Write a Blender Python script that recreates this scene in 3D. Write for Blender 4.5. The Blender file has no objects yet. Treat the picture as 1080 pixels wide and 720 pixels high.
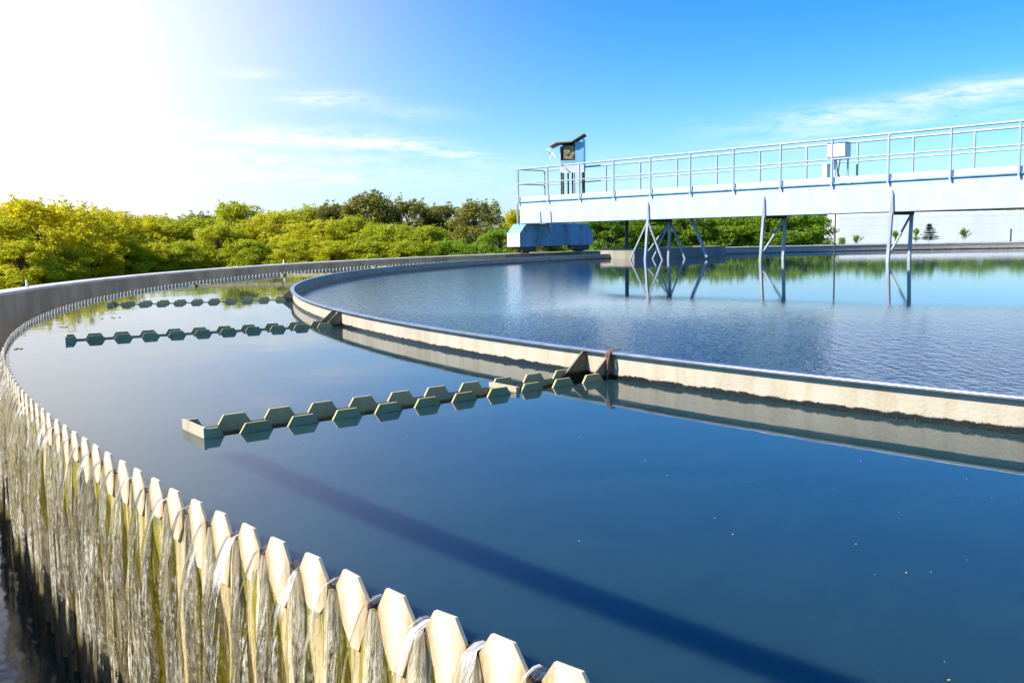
import bpy, math, random
from mathutils import Vector, Matrix, noise as mnoise
R = math.radians
PI = math.pi
random.seed(7)
scene = bpy.context.scene
C = scene.collection

# ------------------------------------------------------------------ measured layout (metres, water surface z = 0)
F, PITCH, ROLL, EYE = 988.8, -0.1123, -0.0181, 0.7056
CX, CY = 13.4613, 14.6557          # tank centre
R_RING, H_RING = 16.4353, 0.132    # scum ring
R_WEIR, P_TOOTH, PHI0 = 18.8385, 0.1483, 3.9225
R_WALL, H_WALL, T_WALL = 19.70, 0.160, 0.26
GROUND = -0.9
BX, BY = 0.3088, 28.9071           # bridge start
BANG = math.atan2(-0.9754, 0.861)
PS = 1.301                          # post spacing
ZB, BD, PH = 1.734, 0.674, 0.958
SUN_EL, SUN_AZ = R(43), math.atan2(-0.25, -0.97)   # az measured from +X
SUN = Vector((math.cos(SUN_AZ)*math.cos(SUN_EL), math.sin(SUN_AZ)*math.cos(SUN_EL), math.sin(SUN_EL)))

# ------------------------------------------------------------------ camera
c_, s_ = math.cos(ROLL), math.sin(ROLL)
r0 = Vector((1, 0, 0)); f0 = Vector((0, math.cos(PITCH), math.sin(PITCH))); u0 = Vector((0, -math.sin(PITCH), math.cos(PITCH)))
RV = c_*r0 + s_*u0; UV_ = -s_*r0 + c_*u0
cam_d = bpy.data.cameras.new('camera'); cam = bpy.data.objects.new('camera', cam_d); C.objects.link(cam)
cam_d.sensor_width = 36; cam_d.lens = F/1080*36; cam_d.clip_start = 0.05; cam_d.clip_end = 6000
m = Matrix((RV, UV_, -f0)).transposed().to_4x4(); m.translation = Vector((0, 0, EYE)); cam.matrix_world = m
scene.camera = cam

def ray(px, py):
    return (RV*((px-540)/F) + UV_*(-(py-360)/F) + f0)
def at(px, py, Y):
    d = ray(px, py); return Vector((0, 0, EYE)) + d*(Y/d.y)

# ------------------------------------------------------------------ materials
MATS = {}
def new_mat(name):
    mt = bpy.data.materials.new(name); mt.use_nodes = True; MATS[name] = mt
    nt = mt.node_tree; b = nt.nodes['Principled BSDF']
    return mt, nt, b
def N(nt, typ, **kw):
    n = nt.nodes.new(typ)
    for k, v in kw.items():
        if k.startswith('i_'):
            key = k[2:]; n.inputs[int(key) if key.isdigit() else key.replace('_', ' ')].default_value = v
        else: setattr(n, k, v)
    return n
def ramp(nt, stops, fac):
    n = nt.nodes.new('ShaderNodeValToRGB'); cr = n.color_ramp
    while len(cr.elements) < len(stops): cr.elements.new(0.5)
    for e, (p, c) in zip(cr.elements, stops):
        e.position = p; e.color = (*c, 1) if len(c) == 3 else c
    nt.links.new(fac, n.inputs['Fac']); return n
def mix(nt, a, b, fac, mode='MIX'):
    n = nt.nodes.new('ShaderNodeMix'); n.data_type = 'RGBA'; n.blend_type = mode
    for sock, v in ((n.inputs[0], fac), (n.inputs[6], a), (n.inputs[7], b)):
        if isinstance(v, (int, float)): sock.default_value = v
        elif isinstance(v, tuple): sock.default_value = (*v, 1)
        else: nt.links.new(v, sock)
    return n.outputs[2]
def math_(nt, op, a, b=None, clamp=False):
    n = nt.nodes.new('ShaderNodeMath'); n.operation = op; n.use_clamp = clamp
    for i, v in enumerate((a, b)):
        if v is None: continue
        if isinstance(v, (int, float)): n.inputs[i].default_value = v
        else: nt.links.new(v, n.inputs[i])
    return n.outputs[0]
def coords(nt, kind='Object', scale=(1, 1, 1)):
    t = nt.nodes.new('ShaderNodeTexCoord'); mp = nt.nodes.new('ShaderNodeMapping'); mp.inputs['Scale'].default_value = scale
    nt.links.new(t.outputs[kind], mp.inputs['Vector']); return mp.outputs['Vector']
def noise_(nt, vec, scale, detail=4, rough=0.55, dist=0):
    n = N(nt, 'ShaderNodeTexNoise'); n.inputs['Scale'].default_value = scale; n.inputs['Detail'].default_value = detail
    n.inputs['Roughness'].default_value = rough; n.inputs['Distortion'].default_value = dist
    nt.links.new(vec, n.inputs['Vector']); return n.outputs['Fac']
def bump_(nt, b, h, strength=0.4, dist=0.01):
    n = N(nt, 'ShaderNodeBump'); n.inputs['Strength'].default_value = strength; n.inputs['Distance'].default_value = dist
    nt.links.new(h, n.inputs['Height']); nt.links.new(n.outputs['Normal'], b.inputs['Normal']); return n

def worn(name, col, col2, scale=6, rough=0.6, metal=0.0, streak=(1, 1, 1), bstr=0.15, lo=0.4, hi=0.62, spots=None):
    mt, nt, b = new_mat(name)
    v = coords(nt, 'Object', streak)
    n1 = noise_(nt, v, scale, 6, 0.62)
    r1 = ramp(nt, [(lo, col), (hi, col2)], n1)
    out = r1.outputs['Color']
    if spots:
        n2 = noise_(nt, coords(nt), spots[0], 5, 0.7)
        f = ramp(nt, [(spots[2], (0, 0, 0)), (spots[2]+0.06, (1, 1, 1))], n2)
        out = mix(nt, out, spots[1], f.outputs['Color'])
    nt.links.new(out, b.inputs['Base Color'])
    b.inputs['Roughness'].default_value = rough; b.inputs['Metallic'].default_value = metal
    n3 = noise_(nt, coords(nt), scale*12, 4)
    bump_(nt, b, n3, bstr, 0.004)
    return mt

worn('concrete', (0.40, 0.35, 0.24), (0.26, 0.225, 0.15), 1.4, 0.85, streak=(1, 1, 0.5), bstr=0.5, spots=(9, (0.14, 0.13, 0.10), 0.66))
worn('concrete_cap', (0.62, 0.58, 0.5), (0.45, 0.42, 0.36), 3, 0.8, bstr=0.4)
worn('pale_paint', (0.48, 0.57, 0.61), (0.42, 0.52, 0.57), 3, 0.42, streak=(1, 1, 0.25), bstr=0.05, spots=(7, (0.40, 0.36, 0.30), 0.735))
worn('rail_paint', (0.42, 0.47, 0.47), (0.33, 0.38, 0.39), 3, 0.4, streak=(1, 1, 0.25), bstr=0.05)
worn('cabinet_blue', (0.26, 0.52, 0.66), (0.20, 0.44, 0.58), 4, 0.45, streak=(1, 1, 0.3), bstr=0.08)
worn('joint_grey', (0.72, 0.72, 0.73), (0.66, 0.67, 0.68), 3, 0.6)
worn('blue_paint', (0.22, 0.47, 0.62), (0.11, 0.28, 0.42), 3, 0.45, streak=(1, 1, 0.3), bstr=0.08, spots=(2.6, (0.06, 0.13, 0.17), 0.58))
worn('steel_leg', (0.40, 0.42, 0.42), (0.28, 0.30, 0.31), 5, 0.4, streak=(1, 1, 0.3), bstr=0.1)
worn('dark_steel', (0.05, 0.045, 0.04), (0.09, 0.06, 0.045), 9, 0.6, bstr=0.3)
worn('white_paint', (0.82, 0.82, 0.80), (0.74, 0.75, 0.75), 2, 0.45, bstr=0.05)
worn('rust', (0.30, 0.15, 0.07), (0.16, 0.09, 0.05), 14, 0.8, bstr=0.4)
worn('brass_gear', (0.50, 0.38, 0.15), (0.10, 0.09, 0.06), 22, 0.5, bstr=0.4)
worn('zinc', (0.42, 0.44, 0.46), (0.28, 0.30, 0.33), 8, 0.35, metal=0.6, bstr=0.08)
worn('bark', (0.12, 0.09, 0.06), (0.06, 0.045, 0.03), 12, 0.9, streak=(1, 1, 0.2), bstr=0.6)
worn('timber', (0.30, 0.22, 0.13), (0.20, 0.14, 0.08), 8, 0.8, streak=(0.3, 0.3, 4), bstr=0.3)
worn('gull_white', (0.85, 0.85, 0.85), (0.75, 0.76, 0.78), 12, 0.7)
worn('gull_grey', (0.40, 0.42, 0.45), (0.30, 0.32, 0.35), 12, 0.7)
worn('debris_brown', (0.24, 0.13, 0.07), (0.12, 0.07, 0.04), 30, 0.8, bstr=0.6)
worn('render_wall', (0.86, 0.86, 0.85), (0.80, 0.80, 0.80), 0.6, 0.7, streak=(1, 1, 0.3), bstr=0.1)

# plates of the ring / troughs: cream fibre board, black algae at the waterline
def cream(name, base, base2, wet, wz, soft):
    mt, nt, b = new_mat(name)
    v = coords(nt)
    n1 = noise_(nt, v, 2.2, 6, 0.6)
    r1 = ramp(nt, [(0.35, base), (0.7, base2)], n1)
    nf = noise_(nt, v, 70, 3)
    sep = N(nt, 'ShaderNodeSeparateXYZ'); nt.links.new(v, sep.inputs[0])
    nb = noise_(nt, v, 16, 5, 0.7)
    lim = math_(nt, 'ADD', math_(nt, 'MULTIPLY', math_(nt, 'SUBTRACT', nb, 0.5), wz*1.5), wz)
    f = math_(nt, 'DIVIDE', math_(nt, 'SUBTRACT', lim, sep.outputs['Z']), soft, True)
    wcol = ramp(nt, [(0.42, wet), (0.68, tuple(x*0.35 for x in wet)), (0.80, (0.30, 0.29, 0.26))], nf)
    dirt = noise_(nt, coords(nt, 'Object', (1, 1, 0.15)), 14, 4)
    dcol = ramp(nt, [(0.45, (1, 1, 1)), (0.75, (0.74, 0.68, 0.55))], dirt)
    body = mix(nt, r1.outputs['Color'], dcol.outputs['Color'], 0.7, 'MULTIPLY')
    nt.links.new(mix(nt, body, wcol.outputs['Color'], f), b.inputs['Base Color'])
    rr = math_(nt, 'SUBTRACT', 0.7, math_(nt, 'MULTIPLY', f, 0.4)); nt.links.new(rr, b.inputs['Roughness'])
    bump_(nt, b, nf, 0.35, 0.006)
    return mt
cream('ring_board', (0.54, 0.47, 0.34), (0.43, 0.36, 0.25), (0.020, 0.018, 0.012), 0.026, 0.006)
cream('trough_board', (0.58, 0.46, 0.20), (0.46, 0.36, 0.14), (0.17, 0.13, 0.03), -0.022, 0.012)
cream('end_board', (0.52, 0.45, 0.30), (0.42, 0.35, 0.22), (0.16, 0.12, 0.03), 0.006, 0.010)
cream('gusset_shade', (0.22, 0.19, 0.12), (0.14, 0.12, 0.075), (0.03, 0.027, 0.018), 0.03, 0.01)  # darker copy: the gussets' shade is put into the base colour

# weir: UV = (arc metres, z)
mt, nt, b = new_mat('weir_board')
uv = N(nt, 'ShaderNodeUVMap'); uv.uv_map = 'UVMap'
def uvmap(sx, sy, off=0.0):
    mp = nt.nodes.new('ShaderNodeMapping'); mp.inputs['Scale'].default_value = (sx, sy, 1); mp.inputs['Location'].default_value = (off, off*0.7, 0)
    nt.links.new(uv.outputs['UV'], mp.inputs['Vector']); return mp.outputs['Vector']
sep = N(nt, 'ShaderNodeSeparateXYZ'); nt.links.new(uv.outputs['UV'], sep.inputs[0])
z = sep.outputs['Y']
st = noise_(nt, uvmap(26, 1.4), 1, 6, 0.65, 0.3)
st2 = noise_(nt, uvmap(9, 0.9, 3.1), 1, 5, 0.6, 0.3)
fine = noise_(nt, uvmap(120, 22, 7.3), 1, 4, 0.7)
ph = math_(nt, 'FRACT', math_(nt, 'DIVIDE', math_(nt, 'ADD', sep.outputs['X'], PHI0*R_WEIR), P_TOOTH))
dn = math_(nt, 'MULTIPLY', math_(nt, 'ABSOLUTE', math_(nt, 'SUBTRACT', ph, 0.5)), 2.0)        # 0 under a notch, 1 under a tooth
dn = math_(nt, 'ADD', dn, math_(nt, 'MULTIPLY', math_(nt, 'SUBTRACT', st, 0.5), 1.1))
crust = ramp(nt, [(0.32, (0.045, 0.035, 0.02)), (0.39, (0.46, 0.37, 0.19)), (0.52, (0.70, 0.61, 0.40)), (0.63, (0.88, 0.82, 0.68))], fine)
alg2 = ramp(nt, [(0.3, (0.44, 0.34, 0.035)), (0.7, (0.25, 0.23, 0.025))], fine)
tan = ramp(nt, [(0.3, (0.44, 0.32, 0.12)), (0.7, (0.84, 0.69, 0.40))], st)
c1 = ramp(nt, [(0.42, (0, 0, 0)), (0.50, (1, 1, 1))], dn)
c2 = ramp(nt, [(0.74, (0, 0, 0)), (0.84, (1, 1, 1))], math_(nt, 'ADD', dn, math_(nt, 'MULTIPLY', math_(nt, 'SUBTRACT', st2, 0.5), 0.9)))
body = mix(nt, mix(nt, crust.outputs['Color'], alg2.outputs['Color'], c1.outputs['Color']), tan.outputs['Color'], c2.outputs['Color'])
crk = ramp(nt, [(0.34, (0.07, 0.055, 0.035)), (0.40, (1, 1, 1))], noise_(nt, uvmap(75, 2.2, 2.7), 1, 5, 0.7))
body = mix(nt, body, crk.outputs['Color'], 0.9, 'MULTIPLY')
topf = math_(nt, 'DIVIDE', math_(nt, 'ADD', z, 0.10), 0.08, True)
nt.links.new(mix(nt, body, (0.16, 0.11, 0.045), math_(nt, 'MULTIPLY', topf, 0.6)), b.inputs['Base Color'])
b.inputs['Roughness'].default_value = 0.5
hsum = math_(nt, 'ADD', math_(nt, 'MULTIPLY', st, 1.0), math_(nt, 'MULTIPLY', fine, 0.35))
notop = math_(nt, 'MULTIPLY', hsum, math_(nt, 'SUBTRACT', 1.0, math_(nt, 'MULTIPLY', topf, 0.9)))
bump_(nt, b, notop, 0.9, 0.03)

mt, nt, b = new_mat('tooth_board')
uv = N(nt, 'ShaderNodeUVMap'); uv.uv_map = 'UVMap'
sep = N(nt, 'ShaderNodeSeparateXYZ'); nt.links.new(uv.outputs['UV'], sep.inputs[0])
ph = math_(nt, 'FRACT', math_(nt, 'DIVIDE', math_(nt, 'ADD', sep.outputs['X'], PHI0*R_WEIR), P_TOOTH))
dn = math_(nt, 'MULTIPLY', math_(nt, 'ABSOLUTE', math_(nt, 'SUBTRACT', ph, 0.5)), 2.0)
n1 = noise_(nt, uvmap(60, 14, 2.0), 1, 5, 0.7)
dn = math_(nt, 'ADD', dn, math_(nt, 'MULTIPLY', math_(nt, 'SUBTRACT', n1, 0.5), 1.0))
dn = math_(nt, 'ADD', dn, math_(nt, 'MULTIPLY', math_(nt, 'MINIMUM', sep.outputs['Y'], 0.0), 2.2))
cr = ramp(nt, [(0.05, (0.12, 0.08, 0.03)), (0.24, (0.46, 0.32, 0.14)), (0.50, (0.62, 0.50, 0.31)), (0.85, (0.76, 0.67, 0.51))], dn)
nt.links.new(cr.outputs['Color'], b.inputs['Base Color']); b.inputs['Roughness'].default_value = 0.4
bump_(nt, b, n1, 0.4, 0.006)

# falling water
mt, nt, b = new_mat('falling_water')
uv = N(nt, 'ShaderNodeUVMap'); uv.uv_map = 'UVMap'
n1 = noise_(nt, uvmap(150, 6), 1, 5, 0.7, 0.5)
n2 = noise_(nt, uvmap(40, 3.5, 5.0), 1, 4, 0.65)
sep = N(nt, 'ShaderNodeSeparateXYZ'); nt.links.new(uv.outputs['UV'], sep.inputs[0])
drop = math_(nt, 'MULTIPLY', sep.outputs['Y'], -1.0)
lowf = math_(nt, 'SUBTRACT', math_(nt, 'MULTIPLY', drop, 0.10), math_(nt, 'MAXIMUM', math_(nt, 'MULTIPLY', math_(nt, 'SUBTRACT', drop, 0.55), 0.9), 0.0))
n3 = noise_(nt, uvmap(190, 45, 9.0), 1, 3, 0.6)
foam_glint = math_(nt, 'ADD', math_(nt, 'ADD', math_(nt, 'MULTIPLY', n1, 0.45), math_(nt, 'ADD', math_(nt, 'MULTIPLY', n2, 0.25), math_(nt, 'MULTIPLY', n3, 0.30))), lowf)
tm = math_(nt, 'DIVIDE', math_(nt, 'SUBTRACT', 0.16, drop), 0.08, True)
foam_glint = math_(nt, 'ADD', math_(nt, 'MULTIPLY', foam_glint, math_(nt, 'SUBTRACT', 1.0, tm)), math_(nt, 'MULTIPLY', math_(nt, 'ADD', n2, -0.005), tm))  # highlight arcs at the crest and glitter painted white along with the froth
al = ramp(nt, [(0.525, (0.0,)*3), (0.57, (0.35,)*3), (0.63, (0.95,)*3)], foam_glint)
b.inputs['Base Color'].default_value = (0.90, 0.87, 0.76, 1); b.inputs['Roughness'].default_value = 0.15
bn = bump_(nt, b, math_(nt, 'ADD', n1, math_(nt, 'MULTIPLY', n3, 0.5)), 0.8, 0.012)
tr = N(nt, 'ShaderNodeBsdfTransparent'); tr.inputs['Color'].default_value = (0.95, 0.95, 0.90, 1)
gl = N(nt, 'ShaderNodeBsdfGlossy'); gl.inputs['Roughness'].default_value = 0.10; nt.links.new(bn.outputs['Normal'], gl.inputs['Normal'])
fr = N(nt, 'ShaderNodeFresnel'); fr.inputs['IOR'].default_value = 1.36; nt.links.new(bn.outputs['Normal'], fr.inputs['Normal'])
m1 = N(nt, 'ShaderNodeMixShader'); nt.links.new(math_(nt, 'MULTIPLY', fr.outputs[0], 1.0, True), m1.inputs[0]); nt.links.new(tr.outputs[0], m1.inputs[1]); nt.links.new(gl.outputs[0], m1.inputs[2])
m2 = N(nt, 'ShaderNodeMixShader'); nt.links.new(al.outputs['Color'], m2.inputs[0]); nt.links.new(m1.outputs[0], m2.inputs[1]); nt.links.new(b.outputs[0], m2.inputs[2])
nt.links.new(m2.outputs[0], nt.nodes['Material Output'].inputs['Surface'])

# waters
def water(name, col, bumps, rough=0.03, extra=None):
    mt, nt, b = new_mat(name)
    b.inputs['Base Color'].default_value = (*col, 1); b.inputs['Roughness'].default_value = rough; b.inputs['IOR'].default_value = 1.33
    v = coords(nt)
    tot = None
    for sc, amp, stretch, msk in bumps:
        nn = noise_(nt, coords(nt, 'Object', stretch), sc, 3, 0.5)
        h = math_(nt, 'MULTIPLY', nn, amp)
        if msk: h = math_(nt, 'MULTIPLY', h, msk(nt))
        tot = h if tot is None else math_(nt, 'ADD', tot, h)
    bump_(nt, b, tot, 1.0, 1.0)
    if extra: extra(nt, b)
    return mt
def murk(nt, b):      # light spreads in the turbid water
    b.subsurface_method = 'BURLEY'; b.inputs['Subsurface Weight'].default_value = 1.0
    b.inputs['Subsurface Radius'].default_value = (0.6, 1.0, 1.0); b.inputs['Subsurface Scale'].default_value = 0.10
    n = noise_(nt, coords(nt, 'Object', (1, 1, 1)), 0.9, 6, 0.7, 1.2)
    r = ramp(nt, [(0.35, (0.010, 0.031, 0.039)), (0.65, (0.016, 0.042, 0.044))], n); nt.links.new(r.outputs['Color'], b.inputs['Base Color'])
    n = noise_(nt, coords(nt, 'Object', (1, 2.5, 1)), 2.2, 6, 0.7, 0.8)
    r = ramp(nt, [(0.45, (0.015,)*3), (0.75, (0.09,)*3)], n); nt.links.new(r.outputs['Color'], b.inputs['Roughness'])
def patches(nt):
    n = noise_(nt, coords(nt), 0.5, 3)
    return ramp(nt, [(0.42, (0.15,)*3), (0.66, (1,)*3)], n).outputs['Color']
water('tank_water', (0.012, 0.036, 0.042), [(1.6, 0.0016, (1, 1.6, 1), patches), (9, 0.00016, (1, 2.0, 1), patches)], 0.02, murk)
def near_ripple(nt):
    # the breeze reaches the near half of the pool, the far half lies calm
    s = N(nt, 'ShaderNodeSeparateXYZ'); nt.links.new(coords(nt), s.inputs[0])
    n = noise_(nt, coords(nt), 0.35, 2)
    d = math_(nt, 'ADD', math_(nt, 'ADD', s.outputs['Y'], math_(nt, 'MULTIPLY', s.outputs['X'], 0.25)), math_(nt, 'MULTIPLY', n, 3.0))
    r = N(nt, 'ShaderNodeMapRange'); r.inputs['From Min'].default_value = 5.5; r.inputs['From Max'].default_value = 12.5; r.interpolation_type = 'SMOOTHSTEP'
    r.inputs['To Min'].default_value = 1.0; r.inputs['To Max'].default_value = 0.04
    nt.links.new(d, r.inputs['Value'])
    q = N(nt, 'ShaderNodeMapRange'); q.interpolation_type = 'SMOOTHSTEP'; q.inputs['From Min'].default_value = -1.6; q.inputs['From Max'].default_value = 0.4
    q.inputs['To Min'].default_value = 0.22; q.inputs['To Max'].default_value = 0.0
    nt.links.new(math_(nt, 'SUBTRACT', s.outputs['X'], math_(nt, 'MULTIPLY', s.outputs['Y'], 0.1)), q.inputs['Value'])
    return math_(nt, 'MAXIMUM', math_(nt, 'POWER', r.outputs['Result'], 1.4), q.outputs['Result'])
water('pool_water', (0.007, 0.026, 0.060), [(30, 0.010, (1, 0.8, 1), near_ripple), (14, 0.020, (1.8, 0.6, 1), near_ripple), (2.2, 0.014, (7, 1, 1), near_ripple)], 0.02, lambda nt, b: setattr(b.inputs['Specular IOR Level'], 'default_value', 0.36))
def foamy(nt, b):
    uvn = N(nt, 'ShaderNodeUVMap'); uvn.uv_map = 'UVMap'
    s = N(nt, 'ShaderNodeSeparateXYZ'); nt.links.new(uvn.outputs['UV'], s.inputs[0])
    n = noise_(nt, coords(nt), 14, 6, 0.75, 1.0)
    f = math_(nt, 'SUBTRACT', n, math_(nt, 'MULTIPLY', s.outputs['Y'], 0.42))
    r = ramp(nt, [(0.62, (0.030, 0.046, 0.036)), (0.80, (0.26, 0.30, 0.30))], f)
    nt.links.new(r.outputs['Color'], b.inputs['Base Color'])
water('channel_water', (0.02, 0.025, 0.015), [(2.4, 0.016, (1, 1, 1), None), (7, 0.0022, (1, 1, 1), None)], 0.06, foamy)

# leaves
def leaf(name, a, bcol, trans=0.35):
    mt, nt, b = new_mat(name)
    oi = N(nt, 'ShaderNodeObjectInfo'); n1 = noise_(nt, coords(nt), 0.9, 3)
    f = math_(nt, 'ADD', math_(nt, 'MULTIPLY', oi.outputs['Random'], 0.55), math_(nt, 'MULTIPLY', n1, 0.45))
    cr = ramp(nt, [(0.2, a), (0.8, bcol)], f)
    nt.links.new(cr.outputs['Color'], b.inputs['Base Color']); b.inputs['Roughness'].default_value = 0.55
    tr = N(nt, 'ShaderNodeBsdfTranslucent')
    tc = mix(nt, cr.outputs['Color'], (1.0, 1.0, 0.45), 1.0, 'MULTIPLY'); nt.links.new(tc, tr.inputs['Color'])
    ms = N(nt, 'ShaderNodeMixShader'); ms.inputs[0].default_value = trans
    nt.links.new(b.outputs[0], ms.inputs[1]); nt.links.new(tr.outputs[0], ms.inputs[2])
    nt.links.new(ms.outputs[0], nt.nodes['Material Output'].inputs['Surface'])
leaf('leaf_glare_yellow', (0.70, 0.61, 0.010), (0.60, 0.57, 0.012), 0.55)  # yellow-green leaves of the left trees, golden sun glare painted into their colour
leaf('leaf_lime', (0.58, 0.54, 0.012), (0.42, 0.47, 0.014), 0.54)
leaf('leaf_green', (0.28, 0.40, 0.014), (0.18, 0.32, 0.014), 0.5)
leaf('leaf_olive', (0.25, 0.23, 0.022), (0.16, 0.17, 0.020), 0.42)
leaf('needle', (0.020, 0.055, 0.022), (0.030, 0.070, 0.025), 0.15)
mt, nt, b = new_mat('ground_grass')
n1 = noise_(nt, coords(nt), 0.6, 6, 0.65); r1 = ramp(nt, [(0.3, (0.06, 0.09, 0.015)), (0.7, (0.11, 0.13, 0.025))], n1)
nt.links.new(r1.outputs['Color'], b.inputs['Base Color']); b.inputs['Roughness'].default_value = 0.95
bump_(nt, b, noise_(nt, coords(nt), 20, 4), 0.8, 0.05)

# ------------------------------------------------------------------ mesh builder
class MB:
    def __init__(s): s.v = []; s.f = []; s.uv = []; s.sm = []; s.mi = []
    def face(s, pts, uvs=None, smooth=False, mi=0):
        i = len(s.v); s.v += [tuple(p) for p in pts]; s.f.append(tuple(range(i, i+len(pts))))
        s.uv.append(uvs or [(0, 0)]*len(pts)); s.sm.append(smooth); s.mi.append(mi)
    def grid(s, rows, uvrows=None, smooth=True, mi=0, close=False):
        i = len(s.v); nr = len(rows); nc = len(rows[0])
        for r in rows: s.v += [tuple(p) for p in r]
        for a in range(nr-1):
            for q in range(nc if close else nc-1):
                q2 = (q+1) % nc
                s.f.append((i+a*nc+q, i+a*nc+q2, i+(a+1)*nc+q2, i+(a+1)*nc+q)); s.sm.append(smooth); s.mi.append(mi)
                s.uv.append([uvrows[a][q], uvrows[a][q2], uvrows[a+1][q2], uvrows[a+1][q]] if uvrows else [(0, 0)]*4)
    def prism(s, poly, vec, mi=0):
        """poly: list of 3-D points (planar outline), extruded by vec"""
        vec = Vector(vec); P = [Vector(p) for p in poly]; Q = [p+vec for p in P]
        n = len(P); i = len(s.v); s.v += [tuple(p) for p in P] + [tuple(q) for q in Q]
        s.f.append(tuple(i+k for k in range(n))[::-1]); s.f.append(tuple(i+n+k for k in range(n)))
        for k in range(n): s.f.append((i+k, i+(k+1) % n, i+n+(k+1) % n, i+n+k))
        s.uv += [[(0, 0)]*n]*2 + [[(0, 0)]*4]*n; s.sm += [False]*(n+2); s.mi += [mi]*(n+2)
    def box(s, lo, hi, mi=0):
        x0, y0, z0 = lo; x1, y1, z1 = hi
        s.prism([(x0, y0, z0), (x1, y0, z0), (x1, y1, z0), (x0, y1, z0)], (0, 0, z1-z0), mi)
    def tube(s, a, b, ra, rb=None, n=8, caps=True, mi=0):
        a = Vector(a); b = Vector(b); rb = ra if rb is None else rb
        d = (b-a).normalized(); q = Vector((0, 0, 1)) if abs(d.z) < 0.9 else Vector((1, 0, 0))
        e = d.cross(q).normalized(); g = d.cross(e)
        rows = [[p + (e*math.cos(2*PI*k/n) + g*math.sin(2*PI*k/n))*r for k in range(n)] for p, r in ((a, ra), (b, rb))]
        s.grid(rows, smooth=n > 4, mi=mi, close=True)
        if caps: s.face(rows[0][::-1], mi=mi); s.face(rows[1], mi=mi)
    def bar(s, a, b, w, h=None, mi=0):
        """square section bar"""
        a = Vector(a); b = Vector(b); h = h or w
        d = (b-a).normalized(); q = Vector((0, 0, 1)) if abs(d.z) < 0.9 else Vector((0, 1, 0))
        e = d.cross(q).normalized()*w/2; g = d.cross(e).normalized()*h/2
        s.prism([a-e-g, a+e-g, a+e+g, a-e+g], b-a, mi)
    def build(s, name, mats, parent=None, loc=None, recalc=True):
        me = bpy.data.meshes.new(name); me.from_pydata(s.v, [], s.f); me.update()
        for mm in (mats if isinstance(mats, (list, tuple)) else [mats]): me.materials.append(MATS[mm])
        ul = me.uv_layers.new(name='UVMap')
        flat = [c for f in s.uv for u in f for c in u]
        ul.data.foreach_set('uv', flat)
        me.polygons.foreach_set('use_smooth', s.sm); me.polygons.foreach_set('material_index', s.mi)
        if recalc:
            import bmesh
            bm = bmesh.new(); bm.from_mesh(me); bmesh.ops.recalc_face_normals(bm, faces=bm.faces[:]); bm.to_mesh(me); bm.free()
        o = bpy.data.objects.new(name, me); C.objects.link(o)
        if parent is not None: o.parent = parent
        if loc is not None: o.location = loc
        return o
def tag(o, label=None, cat=None, group=None, kind=None):
    if label: o['label'] = label
    if cat: o['category'] = cat
    if group: o['group'] = group
    if kind: o['kind'] = kind
    return o
def empty(name, loc, rz=0):
    o = bpy.data.objects.new(name, None); C.objects.link(o); o.location = loc; o.rotation_euler = (0, 0, rz); o.empty_display_size = 0.2; return o
def bevel(o, w=0.01, seg=2):
    md = o.modifiers.new('bevel', 'BEVEL'); md.width = w; md.segments = seg; md.limit_method = 'ANGLE'; return o
def pol(r, a, z): return Vector((CX + r*math.cos(a), CY + r*math.sin(a), z))
def revolve(mb, prof, a0, a1, n, mi=0):
    """each segment of prof [(r,z),..] becomes its own smooth strip round the tank centre"""
    for (ra, za), (rb, zb) in zip(prof, prof[1:]):
        rows = [[pol(ra, a0+(a1-a0)*k/n, za) for k in range(n+1)], [pol(rb, a0+(a1-a0)*k/n, zb) for k in range(n+1)]]
        L = R_WEIR*(a1-a0)
        uvr = [[(L*k/n, za) for k in range(n+1)], [(L*k/n, zb) for k in range(n+1)]]
        mb.grid(rows, uvr, True, mi)

# ------------------------------------------------------------------ setting: ground and waters
mb = MB()
rr = [R_WALL+T_WALL*0.5, 21, 24, 30, 45, 80, 160, 400, 1500, 4000]
rows = [[pol(r, 2*PI*k/96, GROUND) for k in range(96)] for r in rr]
mb.grid(rows, None, True, 0, True)
tag(mb.build('ground', 'ground_grass'), kind='structure')
def disc(name, r0, r1, z, mat, nr, n=256):
    mb = MB(); rs = [r0+(r1-r0)*k/nr for k in range(nr+1)]
    rows = [[pol(max(r, 0.001), 2*PI*k/n, z) for k in range(n+1)] for r in rs]
    uvr = [[(2*PI*k/n*r1, i/nr) for k in range(n+1)] for i in range(nr+1)]
    mb.grid(rows, uvr, True)
    return tag(mb.build(name, mat), kind='structure')
R0T, R1T, WT, PT, HT = 16.475, 18.46, 0.22, 0.188, 0.036
TR_DEG = [-142.45, -154.9, -167.5, -180.4+360, 167.2, 154.8, 142.4]
mb = MB()
hw_ = WT/2-0.002
degs = sorted(d % 360 for d in TR_DEG)
for k, d0 in enumerate(degs):
    d1 = degs[(k+1) % len(degs)]
    if d1 <= d0: d1 += 360
    nn = max(6, int((d1-d0)*1.6)); rows = []
    for q in range(5):
        r = R_RING-0.005 + (R1T+0.002-R_RING+0.005)*q/4; da = math.asin(hw_/r)
        A0, A1 = R(d0)+da, R(d1)-da
        rows.append([pol(r, A0+(A1-A0)*t/nn, 0.0) for t in range(nn+1)])
    mb.grid(rows, None, True)
rows = [[pol(r, 2*PI*k/512, 0.0) for k in range(513)] for r in (R1T+0.0021, R_WEIR-0.008)]
mb.grid(rows, None, True)
tag(mb.build('water', 'tank_water'), kind='structure')
mb = MB()
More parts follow.
